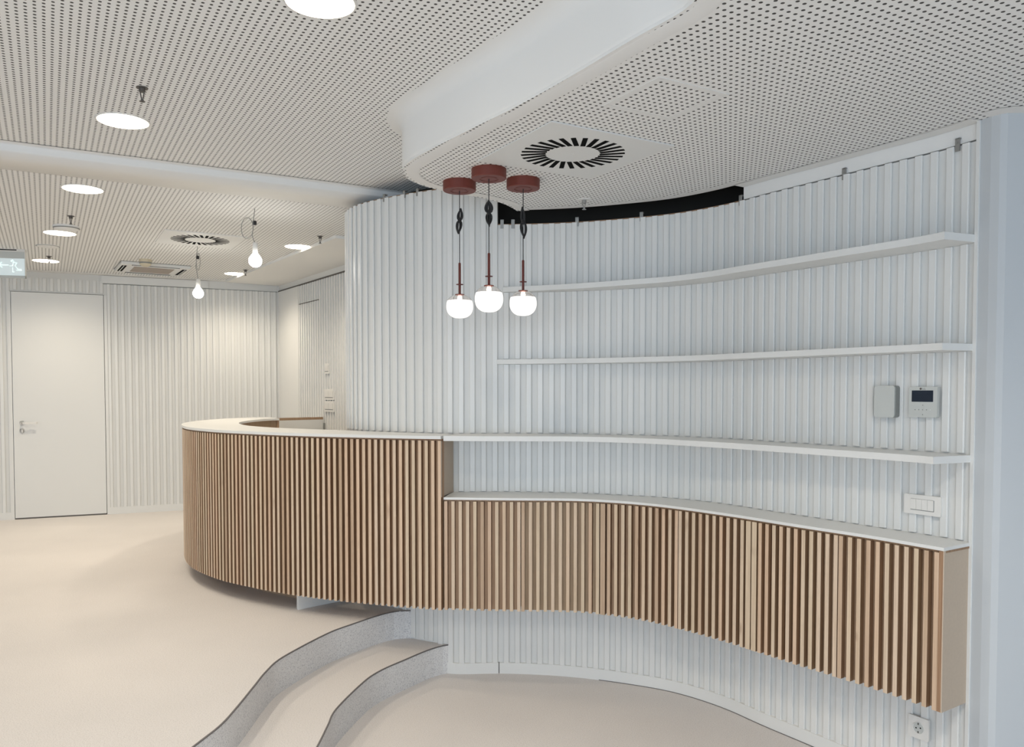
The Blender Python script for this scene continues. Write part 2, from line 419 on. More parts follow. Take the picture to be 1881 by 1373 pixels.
# ------------------------------------------------------------------ walls with slats
_mesh_cache = {}
def slat_mesh(wd, dp, h, mat, key, bev=.0015):
    k = (key, round(wd, 4), round(dp, 4), round(h, 3))
    if k not in _mesh_cache:
        v, f = box_data(-wd/2, wd/2, -dp, 0, 0, h, b=bev)
        me = bpy.data.meshes.new('slat'); me.from_pydata(v, [], f); me.materials.append(mat)
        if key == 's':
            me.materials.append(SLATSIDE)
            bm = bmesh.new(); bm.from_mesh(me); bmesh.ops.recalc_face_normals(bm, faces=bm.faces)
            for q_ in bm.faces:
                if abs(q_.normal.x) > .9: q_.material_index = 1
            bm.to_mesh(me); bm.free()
        _mesh_cache[k] = me
    return _mesh_cache[k]
def put_slat(cv, s, o, z0, h, wd, dp, mat, key, parent, jit=0, bev=.0015):
    q = cv.off(s, o); t = cv.tan(s)
    ob = link('slat', slat_mesh(wd, dp, h, mat, key, bev), parent)
    ob.location = (q.x, q.y, z0); ob.rotation_euler = (0, 0, math.atan2(t.y, t.x)+jit)
    return ob
TH_W = .015; SD = .0125; PITCH = .062; SWD = .030
drumwall = struct(ribbon('wall_curved', WALL, 0, S915, -.02-TH_W, -SD, 0, Z(DRUMTOP), GROOVE_SHADE), 'white ribbed curved wall bulging out beside the reception counter')
shelfwall = struct(ribbon('wall_shelves', WALL, S915, SEND, -.02-TH_W, -SD, 0, Z(TOPW), GROOVE_SHADE), 'white ribbed curved wall that carries the shelves')
ribbon('board_edge', WALL, S915, WALL.find(1362, TOPW, lo=1.5), -.05, -SD-.002, Z(TOPW)-.03, Z(TOPW)+.006, PLYEDGE, shelfwall)
ribbon('board_edge', WALL, .8, S915-.01, -.05, -SD-.002, Z(DRUMTOP)-.03, Z(DRUMTOP)+.006, PLYEDGE, drumwall)
ribbon('end_edge', WALL, S915-.012, S915+.002, -.04, -.004, Z(TOPW), Z(DRUMTOP), DSTEEL, drumwall)
s = .9; k = 0
S_W = WALL.find(1800, 0, lo=1.5)
tiers_r = [(-1.51, -1.10), (WOODTOP+.004, BAR-.026), (BAR+.006, .144), (.17+.004, .536), (.564+.004, TOPW)]
while s < SEND-.01:
    if s < S915-.01:
        put_slat(WALL, s, -SD, Z(BAR)+.004, DRUMTOP-BAR-.004, SWD, SD, SLATW, 'w', drumwall, bev=.003)
        if s > .9:
            zb = H_MID+.01 if s > WALL.find(716, -1.3, lo=1.0) else H_UP
            if s > S811-.13: zb = -1.51
            if s < S811: put_slat(WALL, s, -SD, Z(zb), (BAR-.03)-zb, SWD, SD, SLATW, 'w', drumwall, bev=.003)
            else:
                for a, b_ in tiers_r[:2]: put_slat(WALL, s, -SD, Z(a), b_-a, SWD, SD, SLATW, 'w', drumwall, bev=.003)
    else:
        for a, b_ in tiers_r: put_slat(WALL, s, -SD, Z(a), b_-a, SWD, SD, SLATW, 'w', shelfwall, bev=.003)
    s += PITCH
# white cove closing the slot at the right, clips, baseboard, end trim
s1362 = WALL.find(1362, TOPW, lo=1.5)
struct(ribbon('trim_6', WALL, s1362, SEND, -.10, -.012, Z(TOPW)+.006, Z(C_LOW)+.004, PAINT), 'smooth white fascia between shelf wall and ceiling')
for px in (922, 943, 1059, 1177, 1360, 1550, 1757):
    ss = WALL.find(px, TOPW+.01, lo=1.5); q = WALL.off(ss, -.006); t = WALL.tan(ss)
    c = MB(); c.box(-.009, .009, -.004, .0, -.02, .028); c.box(-.009, .009, -.004, .02, .024, .028); c.box(-.003, .003, -.006, -.003, .008, .014)
    o = c.build('fixing_clip', GREYM, shelfwall); o.location = (q.x, q.y, Z(TOPW)); o.rotation_euler = (0, 0, math.atan2(t.y, t.x))
for px in (705, 741, 766):
    ss = WALL.find(px, DRUMTOP+.01, lo=1.5); q = WALL.off(ss, -.006); t = WALL.tan(ss)
    c = MB(); c.box(-.008, .008, -.004, .0, -.02, .022); c.box(-.008, .008, -.004, .02, .018, .022)
    o = c.build('fixing_clip', GREYM, drumwall); o.location = (q.x, q.y, Z(DRUMTOP)); o.rotation_euler = (0, 0, math.atan2(t.y, t.x))
s_bb = WALL.find(813, H_LOW, lo=1.5); s_j = WALL.find(917, H_LOW, lo=1.5)
struct(ribbon('baseboard_left', WALL, s_bb-.05, s_j-.0025, -SD, .004, 0, Z(-1.51), WHITE), 'short white baseboard left of the joint')
struct(ribbon('baseboard_right', WALL, s_j+.0025, SEND, -SD, .004, 0, Z(-1.51), WHITE), 'long curved white baseboard below the shelf wall')
ribbon('joint', WALL, s_j-.0025, s_j+.0025, -SD, -.002, 0, Z(-1.51), DSTEEL, bpy.data.objects['baseboard_right'])
ribbon('floor_gap', WALL, WALL.find(1100, H_LOW, lo=1.5), SEND, .003, .007, 0.0005, .003, NOSE, bpy.data.objects['baseboard_right'])
# right pillar
pe = WALL.at(SEND); pt = WALL.tan(SEND)
pr = Vector(W(1803, 236, C_LOW)); pr2 = Vector((1.80, 2.83))
print('pillar', pe, pr)
pill = [tuple(pe+Vector((-.0, .0))), (pe.x+.014, pe.y-.040), (pe.x+.030, pe.y-.066), (pe.x+.05, pe.y-.077), (4.8, pe.y-.05), (4.8, 4.5), (pe.x+.2, 4.5), (pe.x+.03, pe.y+.05)]
struct(prism('wall_right', pill, 0, Z(C_LOW)+.01, WALLP), 'smooth bluish white wall at the right edge')
struct(MB().add(ribbon_data(WALL, SEND-.013, SEND+.0, -.02, .006, 0, Z(C_LOW)-.0)).build('trim_7', WHITE), 'narrow white vertical trim where the ribbed wall ends')
pb = Curve([Vector(q) for q in pill[1:5]])
struct(sweep('trim_8', pb, [(0, -.0015), (.07, -.0015)], Z(C_LOW), PAINT), 'plain ceiling margin along the right wall')
ms = sgn
struct(sweep('trim_9', WALL, [(-.01, -.0015), (.055, -.0015)], Z(C_LOW), PAINT, s0=s1362, s1=SEND), 'plain ceiling margin along the shelf wall')

# far back wall with the door
D0 = Vector(W(28, 955, H_UP)); D1 = Vector(W(196, 945, H_UP)); K1 = Vector(W(333, 938, H_UP))
bd = (K1-D0).normalized(); print('back wall', D0, D1, K1, math.degrees(math.atan2(bd.y, bd.x)))
def line_px(p0, d, px):
    r = (px-PPX)/F; c, s_ = math.cos(TH), math.sin(TH)
    # x = r*(y*c) approximately (height term ignored at eye level)
    t = (r*c*p0.y-p0.x)/(d.x-r*c*d.y); return p0+d*t
CORN = line_px(D0, bd, 512)
SIDE_E = Vector((-.86, 6.35))
print('corner', CORN, P(CORN.x, CORN.y, 1.05))
BACK0 = D0-bd*4.2
BACK = Curve([BACK0, CORN]); sd = (SIDE_E-CORN).normalized(); SIDE = Curve([CORN, SIDE_E])
BT = 1.077
sD0 = (D0-BACK0).length; sD1 = (line_px(D0, bd, 193)-BACK0).length
wb = MB(); wb.add(ribbon_data(BACK, 0, sD0-.004, -.05, -SD, Z(H_UP), Z(C_REC)+.01)); wb.add(ribbon_data(BACK, sD1+.004, BACK.L, -.05, -SD, Z(H_UP), Z(C_REC)+.01))
DTOP = (718-539)/ (F/D0.y) ; DTOP = .953
wb.add(box_data(CORN.x-.03, CORN.x+.25, CORN.y+.012, CORN.y+.3, Z(H_UP), Z(C_REC)+.01)); wb.add(ribbon_data(BACK, sD0-.004, sD1+.004, -.05, -SD, Z(DTOP)+.006, Z(C_REC)+.01))
wallb = struct(wb.build('wall_back', GROOVE_SHADE), 'far white ribbed wall of the reception area with the flush door')
s = .02
while s < BACK.L-.03:
    a0 = H_UP+.07; top = BT+.018
    if s > sD1: top = BT-.01
    if s > sD0-.02 and s < sD1+.02: a0 = DTOP+.02
    if s > BACK.L-4.2: put_slat(BACK, s, -SD, Z(a0), top-a0, SWD, SD, SLATW, 'b', wallb, bev=.003)
    s += PITCH
# fascia above the ribs
sf0 = (line_px(D0, bd, 190)-BACK0).length; sf1 = (line_px(D0, bd, 385)-BACK0).length
struct(ribbon('trim_10', BACK, sf0, sf1, -SD, .012, Z(BT)-.003, Z(BT)+.072, WHITE), 'raised white fascia over the ribs right of the door')
struct(ribbon('trim_11', BACK, sf0, BACK.L, -SD-.001, -SD+.004, Z(BT)-.010, Z(BT)-.004, GEDGE), 'thin dark joint along the top of the far wall')
struct(ribbon('baseboard_back', BACK, sD1+.006, BACK.L, -SD, .004, Z(H_UP), Z(H_UP)+.07, WHITE), 'low white baseboard of the far wall')
struct(ribbon('baseboard_door', BACK, 0, sD0-.006, -SD, .004, Z(H_UP), Z(H_UP)+.07, WHITE), 'low white baseboard left of the flush door')
# door
dl = sD1-sD0
dr = thing('door', (*BACK.at(sD0), Z(H_UP)), 'tall flush white door without visible frame in the far ribbed wall', 'door', rz=math.atan2(bd.y, bd.x))
dr.name = 'door_1'; dr['kind'] = 'structure'; del dr['category']
mb = MB(); mb.box(.003, dl-.003, -.004, .035, .014, DTOP-H_UP); mb.build('door_leaf', WHITE, dr)
mb = MB(); mb.box(0, dl, .036, .045, 0, DTOP-H_UP+.006); mb.build('door_rebate', DSTEEL, dr)
# frame lines
mb = MB(); mb.box(-.03, -.002, -.006, .02, 0, DTOP-H_UP+.0); mb.box(dl+.002, dl+.03, -.006, .02, 0, DTOP-H_UP); mb.build('door_frame', WHITE, dr)
mb = MB(); mb.box(.003, dl-.003, -.002, .03, 0, .014); mb.build('door_gap', DSTEEL, dr)
hh = (718-778)/F*D0.y-H_UP
mb = MB(); mb.add(lathe([(.024, -.008), (.024, 0)], 20), Matrix.Translation((.075, -.004, hh)) @ Matrix.Rotation(PI/2, 4, 'X')); mb.build('handle_rose', PLAST, dr)
mb = MB(); mb.box(.070, .20, -.055, -.042, hh-.009, hh+.009); mb.box(.066, .084, -.055, -.004, hh-.009, hh+.009); mb.build('door_handle', PLAST, dr)
mb = MB(); mb.add(lathe([(.024, -.008), (.024, 0)], 20), Matrix.Translation((.075, -.004, hh-.075)) @ Matrix.Rotation(PI/2, 4, 'X')); mb.box(.069, .081, -.016, -.004, hh-.09, hh-.06); mb.build('lock_rose', PLAST, dr)
# side wall
ws = struct(ribbon('wall_side', SIDE, 0, SIDE.L, -.05, -SD, Z(H_UP), Z(C_REC)+.01, GROOVE_SHADE), 'right hand ribbed wall of the reception area')
def side_s(px): return (line_px(CORN, sd, px)-CORN).length
sm0, sm1, sh1 = .02, side_s(549), side_s(584)
ribbon('smooth_panel', SIDE, sm0, sm1, -SD, -.001, Z(H_UP), Z(BT)-.01, WHITE, ws)
fine = MB(); s = sm1+.03
hgap = .885
while s < SIDE.L-.04:
    if s < sh1+.01:
        fine.add(ribbon_data(SIDE, s-SWD/2, s+SWD/2, -SD, 0, Z(H_UP), Z(hgap)-.01, 9)); fine.add(ribbon_data(SIDE, s-SWD/2, s+SWD/2, -SD, 0, Z(hgap), Z(BT)-.012, 9))
    else: fine.add(ribbon_data(SIDE, s-SWD/2, s+SWD/2, -SD, 0, Z(H_UP), Z(BT)-.012, 9))
    s += PITCH
o = fine.build('rib', SLATW, ws); o['kind'] = 'stuff'
ribbon('door_head_gap', SIDE, side_s(538), sh1+.02, -SD, -SD+.004, Z(hgap)-.012, Z(hgap), DSTEEL, ws)
ribbon('top_gap', SIDE, 0, SIDE.L, -SD-.001, -.004, Z(BT)-.010, Z(BT)+.004, DSTEEL, ws)
# bulkhead above the side wall
struct(ribbon('trim_12', SIDE, -.0, SIDE.L, -.05, .55, Z(C_REC)-.022, Z(C_REC)+.002, PAINT), 'smooth lowered ceiling band along the reception side wall')
struct(ribbon('trim_13', BACK, BACK.L-4.2, BACK.L, -.05, .10, Z(C_REC)-.004, Z(C_REC)+.002, PAINT), 'plain ceiling margin along the far wall')
# left and rear enclosure
struct(MB().box(-10.1, -10, -5, 10, 0, Z(C_UP)).build('wall_left', WALLP), 'plain wall far to the left of the view')

struct(MB().box(4.8, 4.9, -5, 3.2, 0, Z(C_UP)).build('light_block_wall_right', WALLP), 'plain unseen wall added right of the camera to block side daylight')  # added out of view to keep sky light from entering at the right

# ------------------------------------------------------------------ shelves
def shelf(z0, z1, sa, sb, dep, label, taper=.35, mat=WHITE):
    o = thing('wall_shelf', (*WALL.at((sa+sb)/2), Z(z0)), label, 'shelf', 'long curved white wall shelves')
    mb = MB().add(ribbon_data(WALL, sa, sb, -SD-.001, lambda s: .012+(dep-.012)*min(1, max(0, (s-sa)/taper))**.75, Z(z0), Z(z1)))
    c = mb.build('shelf_board', mat, o); c.location = -o.location
    return o
dtop = (Vector(W(1748, 423, .564))-WALL.at(SEND)).length; dlow = (Vector(W(1705, 853, -.262))-WALL.at(SEND)).length
print('shelf depths', dtop, dlow)
shelf(.537, .564, WALL.find(925, .55, lo=1.5), SEND-.013, .155, 'long curved white shelf, the topmost of three on the ribbed wall', taper=.8)
shelf(.145, .170, WALL.find(912, .16, lo=1.5), SEND-.013, .155, 'long curved white shelf at eye height, the middle one of three', taper=.9)
# low shelf continues the counter top
o = thing('wall_shelf', (*WALL.at((S811+SEND)/2), Z(BAR)), 'long curved white shelf just above the slatted cabinet, lowest of three', 'shelf', 'long curved white wall shelves')
nn = 90; v = []
sA = S811+.005
for i in range(nn+1):
    f_ = i/nn; sw = sA+(SEND-.013-sA)*f_
    a = WALL.off(sw, -SD-.001)
    b_ = DESK.at(DESK.L*f_)+DESK.nor(DESK.L*f_)*.004
    b_ = b_.lerp(WALL.off(sw, .19), min(1, max(0, (f_-.55)/.45)))
    v += [(a.x, a.y, Z(BAR-.026)), (b_.x, b_.y, Z(BAR-.026)), (b_.x, b_.y, Z(BAR)), (a.x, a.y, Z(BAR))]
f = [tuple((i*4+k, i*4+(k+1) % 4, (i+1)*4+(k+1) % 4, (i+1)*4+k)) for i in range(nn) for k in range(4)]+[(3, 2, 1, 0), (nn*4, nn*4+1, nn*4+2, nn*4+3)]
c = mesh('shelf_board', v, f, WHITE, o); c.location = -o.location

# ------------------------------------------------------------------ wall cabinet
SLD, SLW, SP = .026, .0175, .0362
cab = thing('wall_cabinet', (*DESK.at(DESK.L/2), Z(WOODBOT)), 'long curved wall cabinet faced with vertical birch slats under a white top', 'cabinet')
def inv(o, par): o.location = Vector(o.location)-Vector(par.location)
def two_curve(name, z0, z1, dy, mat, par, f0=0, f1=1, back=-SD, n=80):
    v = []
    for i in range(n+1):
        f_ = f0+(f1-f0)*i/n; sw = sA+(SEND-.013-sA)*f_
        a = WALL.off(sw, back); q = DESK.L*f_; b_ = DESK.at(q)+DESK.nor(q)*dy
        v += [(a.x, a.y, z0), (b_.x, b_.y, z0), (b_.x, b_.y, z1), (a.x, a.y, z1)]
    f = [tuple((i*4+k, i*4+(k+1) % 4, (i+1)*4+(k+1) % 4, (i+1)*4+k)) for i in range(n) for k in range(4)]+[(3, 2, 1, 0), (n*4, n*4+1, n*4+2, n*4+3)]
    o = mesh(name, v, f, mat, par); inv(o, par); return o
two_curve('cabinet_top', Z(WOODTOP)-.012, Z(WOODTOP), .003, WHITE, cab)
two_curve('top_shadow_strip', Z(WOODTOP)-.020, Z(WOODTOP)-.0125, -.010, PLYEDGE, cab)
two_curve('carcass', Z(WOODBOT)+.012, Z(WOODTOP)-.0205, -SLD-.030, PLY, cab, f0=.002, f1=.985, back=.004)
seams = [0]
for px in (957.5, 1101, 1245, 1379, 1539): seams.append(DESK.find(px, -.85))
seams.append(DESK.L-.018)
hS = (WOODTOP-.021)-WOODBOT
for i in range(6):
    a, b_ = seams[i]+.002, seams[i+1]-.002
    d = ribbon('door', DESK, a, b_, -SLD-.028, -SLD, Z(WOODBOT)+.002, Z(WOODTOP)-.021, PLY, cab); inv(d, cab)
    n = round((b_-a)/SP); pos = [a+SLW/2+(b_-a-SLW)*k/(n-1+.0) if n > 1 else a for k in range(n)]
    for k, s in enumerate(pos):
        wd = SLW
        if (i in (2, 4) and k == 0) : wd = .026; s += .005
        if i == 3 and k == n-1: wd = .026; s -= .005
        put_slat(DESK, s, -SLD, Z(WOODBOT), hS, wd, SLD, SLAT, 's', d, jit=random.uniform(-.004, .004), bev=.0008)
# right end: plywood edge and beige side
c0 = DESK.at(DESK.L); cdn = (WALL.off(SEND-.013, 0)-c0)
pd = Vector((cdn.y, -cdn.x)).normalized()
if pd.y > 0: pd = -pd
def slab(name, p0, p1, th, nrm, z0, z1, mat, par):
    q = [p0, p1, p1-nrm*th, p0-nrm*th]
    v = [(a.x, a.y, z) for z in (z0, z1) for a in q]
    f = [(3, 2, 1, 0), (4, 5, 6, 7)]+[(i, (i+1) % 4, 4+(i+1) % 4, 4+i) for i in range(4)]
    o = mesh(name, v, f, mat, par); inv(o, par); return o
outn = DESK.tan(DESK.L)
slab('end_panel', c0, c0+cdn*.99, .004, -Vector((-cdn.y, cdn.x)).normalized() if Vector((cdn.y, -cdn.x)).dot(outn) > 0 else Vector((-cdn.y, cdn.x)).normalized(), Z(WOODBOT), Z(WOODTOP)-.012, BEIGE, cab)
o = ribbon('end_edge', DESK, DESK.L-.019, DESK.L-.004, -.05, 0, Z(WOODBOT), Z(WOODTOP)-.0125, PLYEDGE, cab); inv(o, cab)

# ------------------------------------------------------------------ reception counter
ctr = thing('reception_counter', (*COUNTER.at(COUNTER.L/2), Z(H_UP)), 'big curved reception counter clad in vertical birch slats with white top', 'counter')
Lc = COUNTER.L
def top_in(s): return -.38+.16*min(1, max(0, (s-(Lc-.9))/.9))
o = ribbon('countertop', COUNTER, 0, Lc, top_in, .004, Z(BAR)-.016, Z(BAR), WHITE, ctr); inv(o, ctr)
# fill between countertop and drum wall near the joint
v = []
s_a = WALL.find(640, BAR, lo=1.0)
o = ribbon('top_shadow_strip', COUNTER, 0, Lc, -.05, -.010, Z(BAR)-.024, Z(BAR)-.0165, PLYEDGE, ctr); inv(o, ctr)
o = ribbon('front_panel', COUNTER, .0, Lc, -SLD-.02, -SLD, Z(WOODBOT)+.004, Z(BAR)-.0245, PLY, ctr); inv(o, ctr)
o = ribbon('bottom_board', COUNTER, .0, Lc, -.28, -SLD-.021, Z(WOODBOT)+.004, Z(WOODBOT)+.022, PLY, ctr); inv(o, ctr)
o = ribbon('inner_panel', COUNTER, .0, 3.1, -.36, -.342, Z(WOODBOT)+.022, Z(BAR)-.0165, PLY, ctr); inv(o, ctr)
n = round(Lc/SP)
hC = (BAR-.025)-WOODBOT
for k in range(n):
    s = SLW/2+(Lc-SLW-.001)*k/(n-1)
    if k == n-1: s += 0
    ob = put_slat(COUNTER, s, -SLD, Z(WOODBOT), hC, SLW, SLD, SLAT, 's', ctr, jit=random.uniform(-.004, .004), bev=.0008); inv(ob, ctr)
# end faces: niche cheek at the joint, far end
e = COUNTER.at(Lc); en = -COUNTER.nor(Lc)
slab('niche_cheek', e+en*.004, WALL.off(S811+.004, 0), .016, Vector((1, 0)), Z(WOODTOP)+.001, Z(BAR)-.026, BEIGE, ctr)
e = COUNTER.at(0); en = -COUNTER.nor(0)
slab('end_panel', e, e+en*.37, .02, COUNTER.tan(0)*-1, Z(WOODBOT), Z(BAR)-.0165, PLY, ctr)
# white plinth support seen under the slats
p0 = Vector(W(548.5, 1121, H_UP)); p1 = Vector(W(640, 1102, H_UP)); pn = Vector((-(p1-p0).y, (p1-p0).x)).normalized()
if pn.y > 0: pn = -pn
slab('support_panel', p0, p1, .02, pn, Z(H_UP)+.0005, Z(WOODBOT)+.004, WHITE, ctr)
slab('support_panel', p0+Vector((0, 0)), p0+Vector((-.018, .03)), .022, Vector((.3, -1)).normalized(), Z(H_UP)+.0005, Z(WOODBOT)+.004, WHITE, ctr)
sp0 = COUNTER.find(560, WOODBOT, lo=2.0)-.30
o = ribbon('plinth', COUNTER, .05, sp0, -.32, -.24, Z(H_UP)+.0005, Z(WOODBOT)+.004, PLY, ctr); inv(o, ctr)

# gate between counter and side wall
g0 = COUNTER.at(0)+(-COUNTER.nor(0))*.12; g1 = line_px(CORN, sd, 594)
g0 = Vector(W(486, 768.5, -.25)); g0 = Vector((g0.x/g0.y*7.30, 7.30)); g1 = g1+Vector((-.0, -.02))
gt = thing('counter_gate', (*((g0+g1)/2), Z(H_UP)), 'low white gate panel with brown top edge between counter and side wall', 'gate')
gn = Vector((-(g1-g0).y, (g1-g0).x)).normalized()
if gn.y > 0: gn = -gn
slab('gate_panel', g0, g1, .03, gn, Z(H_UP)+.03, Z(-.275), WHITE, gt)
slab('top_edge', g0, g1, .034, gn, Z(-.275), Z(-.252), PLY, gt)
slab('hinge_post', g1+Vector((.012, -.01)), g1+Vector((.035, -.02)), .03, gn, Z(H_UP)+.0005, Z(-.31), GEDGE, gt)

# ------------------------------------------------------------------ pendants
def pendant(px, py_top, coil, stem_top, disc, neck, gbot, label):
    x, y = W(px, py_top, C_LOW)
    def hz(py): return -(py-PPY)/F  # helper below
    def h_at(py):
        c, s_ = math.cos(TH), math.sin(TH); v = -(py-PPY)/F
        return y*(v*c-s_)/(c+v*s_)
    t = thing('pendant_lamp', (x, y, Z(C_LOW)), label, 'lamp', 'trio of globe pendants')
    pr = [(.0765, 0), (.0765, -.040), (.074, -.043), (.042, -.043), (.042, -.041), (.036, -.041), (.036, -.043), (.004, -.043)]
    MB().add(lathe(pr[::-1], 48)).build('canopy', TERRA, t)
    hs, hd, hn, hb = [h_at(q)-C_LOW for q in (stem_top, disc, neck, gbot)]
    MB().add(tube([(0, 0, -.042), (0, 0, hs)], .0022, 6)).build('cord', BLACK, t)
    # bundle of spare cord
    ca, cb = [h_at(q)-C_LOW for q in coil[:2]]; top_w, bot_w, seed, ang = coil[2:]
    rnd = random.Random(seed); mb = MB(); mid = (ca+cb)/2 + (ca-cb)*.02
    for k in range(13):
        pts = []; w1 = top_w*rnd.uniform(.0, 1.0); w2 = bot_w*rnd.uniform(.0, 1.0); oy = rnd.uniform(-.008, .008)
        ha = (ca-mid)*rnd.uniform(.86, 1.0); hb_ = (mid-cb)*rnd.uniform(.82, 1.0)
        for j in range(41):
            a = 2*PI*j/40
            zz = math.sin(a); xx = math.cos(a)
            # figure eight: waist at the tie
            if zz >= 0: X = xx*w1*math.sqrt(max(0, math.sin(PI*min(1, zz*.5+.5*abs(zz)))))*.9 + xx*.003; H = mid+zz*ha
            else: X = xx*w2*abs(zz)**.6*.9+xx*.003; H = mid+zz*hb_
            X = xx*(.004+(w1 if zz >= 0 else w2)*math.sin(PI*min(.999, abs(zz)))**.5) if abs(zz) < .999 else 0
            X += (zz*(ca-cb)*.5)*math.tan(ang)
            pts.append((X, oy*zz+.006*math.sin(a*1.0+k), H))
        mb.add(tube(pts, .0023, 5))
    for k in range(4): mb.add(lathe([(.0085, mid-.010+k*.006), (.010, mid-.008+k*.006), (.0085, mid-.005+k*.006)], 12))
    mb.build('cord_bundle', BLACK, t, True)
    MB().add(lathe([(.0025, hn-.025), (.0058, hn-.02), (.0058, hs-.004), (.004, hs)], 14)).build('stem', STEMM, t, True)
    MB().add(lathe([(.0165, hd-.0015), (.017, hd), (.0165, hd+.0015)], 24)).build('washer', STEMM, t)
    R = .0625; H = hn-hb; hc = hb+H*.49
    def gp(a):  # squarish globe profile, a from -90 (bottom) to 90 (top)
        ca_, sa_ = math.cos(a), math.sin(a)
        ex = .80
        return (R*abs(ca_)**ex, hc+(H*.5)*math.copysign(abs(sa_)**.9, sa_))
    split = math.radians(26)
    low = [gp(-PI/2+(split+PI/2)*i/20) for i in range(21)]; low[0] = (.002, low[0][1])
    upp = [gp(split+(math.radians(76)-split)*i/12) for i in range(13)]
    MB().add(lathe(low+[(r*.96, z) for r, z in low[-1:]]+[(.02, low[-1][1]-.012)], 40)).build('frosted_shade', GLOBE, t, True)
    MB().add(lathe(upp+[(r-.0018, z-.0006) for r, z in upp[::-1]], 40, closed=False)).build('glass_shade', GLASS, t, True)
    MB().add(lathe([(.013, hn-.004), (.022, hn-.003), (.022, hn), (.006, hn+.002)], 28)).build('shade_cap', TERRA, t, True)
    MB().add(lathe([(.003, hn-.034), (.009, hn-.03), (.011, hn-.018), (.008, hn-.006)], 20)).build('bulb', GLOW, t, True)
    return t
pendant(844, 334, (383, 430, .010, .012, 3, .10), 483, 523, 541, 584.5, 'leftmost of the three terracotta globe pendants over the counter')
pendant(898, 311, (369, 416, .016, .013, 5, -.02), 465, 508, 524.5, 573.5, 'middle globe pendant of the three, hanging nearest and highest')
pendant(961, 330, (380, 438, .007, .014, 9, -.06), 478, 518, 534, 580, 'rightmost of the three terracotta globe pendants, before the shelves')

# ------------------------------------------------------------------ ceiling fittings
def downlight(px, py, hc, label, grp='round flush downlights', r=.105):
    x, y = W(px, py, hc)
    t = thing('downlight', (x, y, Z(hc)), label, 'downlight', grp)
    MB().add(lathe([(r, -.004), (r+.006, -.004), (r+.008, -.0005), (r, -.0005)], 40, closed=False)).build('trim_ring', PLAST, t)
    MB().add(lathe([(r, -.0035), (r, -.001)], 40)).build('light_panel', LAMP, t)
    spot(t, SPOT_W, LAMP_COL)
    return t
downlight(588, 3, C_UP, 'large round downlight cut by the top edge of the picture')
downlight(226, 222, C_UP, 'round downlight in the upper ceiling below the dark sprinkler')
downlight(152, 347, C_REC, 'round downlight beside the plain ceiling strip at left')
downlight(110, 428, C_REC, 'round downlight with a white smoke detector just over it')
downlight(84, 479, C_REC, 'round downlight nearest the exit sign')
downlight(548, 453, C_REC, 'round downlight right of the bare bulbs, near the curved wall')
downlight(433, 503, C_REC, 'small looking round downlight nearest the far corner')
# the same rows go on beyond the frame
WARM2 = LAMP
COOLL = emit('lamp_panel_neutral', (1.0, .95, .88), LAMP_E)
for x, y, h, mt, lab in ((-4.9, 4.9, C_REC, WARM2, 'round downlight left of the picture over the raised floor, nearer the camera'),
                    (-5.9, 6.2, C_REC, WARM2, 'round downlight left of the picture close to the far wall'),
                    (-2.7, 1.3, C_UP, WARM2, 'round downlight over the steps, left of the camera'),
                    (-1.6, -.6, C_UP, WARM2, 'round downlight behind the camera'),
                    (.95, .95, C_LOW, COOLL, 'round neutral white downlight in the lower ceiling above the camera'),
                    (-.15, .35, C_UP, COOLL, 'round neutral white downlight in the upper ceiling over the lowest floor')):
    t = thing('downlight', (x, y, Z(h)), lab, 'downlight', 'round downlights outside the frame')
    MB().add(lathe([(.098, -.004), (.106, -.0005), (.098, -.0005)], 32, closed=False)).build('trim_ring', PLAST, t)
    MB().add(lathe([(.098, -.0035), (.098, -.001)], 32)).build('light_panel', mt, t)
    spot(t, SPOT_W*(2.1 if mt is COOLL else 1), (1, .93, .84) if mt is COOLL else LAMP_COL)

def diffuser(px, py, hc, size, label):
    x, y = W(px, py, hc)
    t = thing('swirl_diffuser', (x, y, Z(hc)), label, 'air vent', 'square swirl diffusers', rz=GRID)
    MB().box(-size/2, size/2, -size/2, size/2, -.006, -.0005).build('face_plate', WHITE, t)
    ro = .5*.426; ri = ro*.50
    for k in range(28):
        a = 2*PI*k/28
        v, f = box_data(ri*1.04, ro, -.0100, .0100, -.0068, -.0058)
        M = Matrix.Rotation(a, 4, 'Z') @ Matrix.Translation((ri, 0, 0)) @ Matrix.Rotation(math.radians(-16), 4, 'Z') @ Matrix.Translation((-ri, 0, 0))
        me = _mesh_cache.get('slot')
        if me is None:
            me = bpy.data.meshes.new('slot'); me.from_pydata(v, [], f); me.materials.append(DARKSLOT); _mesh_cache['slot'] = me
        ob = link('slot', me, t); ob.matrix_local = M
    MB().add(lathe([(.006, -.0075), (.006, -.006)], 16)).build('centre_screw', PLAST, t)
    return t
DARKSLOT = plain('slot_black', (.008, .008, .008), .9, spec=.05)
diffuser(1052, 280.5, C_LOW, .575, 'large square swirl air diffuser beside the three pendants')
diffuser(368, 440, C_REC, .575, 'square swirl air diffuser between the downlights over reception')

# access hatch
hx, hy = W(1220, 184, C_LOW)
t = thing('access_hatch', (hx, hy, Z(C_LOW)), 'small square perforated access hatch in the lower ceiling', 'hatch', rz=GRID)
so, si = .148, .124
mb = MB()
for a in range(4):
    M = Matrix.Rotation(a*PI/2, 4, 'Z'); mb.add(box_data(-so, si-.0004, si+.0004, so, -.0018, .0), M)
mb.build('hatch_frame', PAINT, t)
mb = MB(); mb.box(-si, si, -si, si, -.0012, .0005); mb.build('hatch_panel', PERF, t)

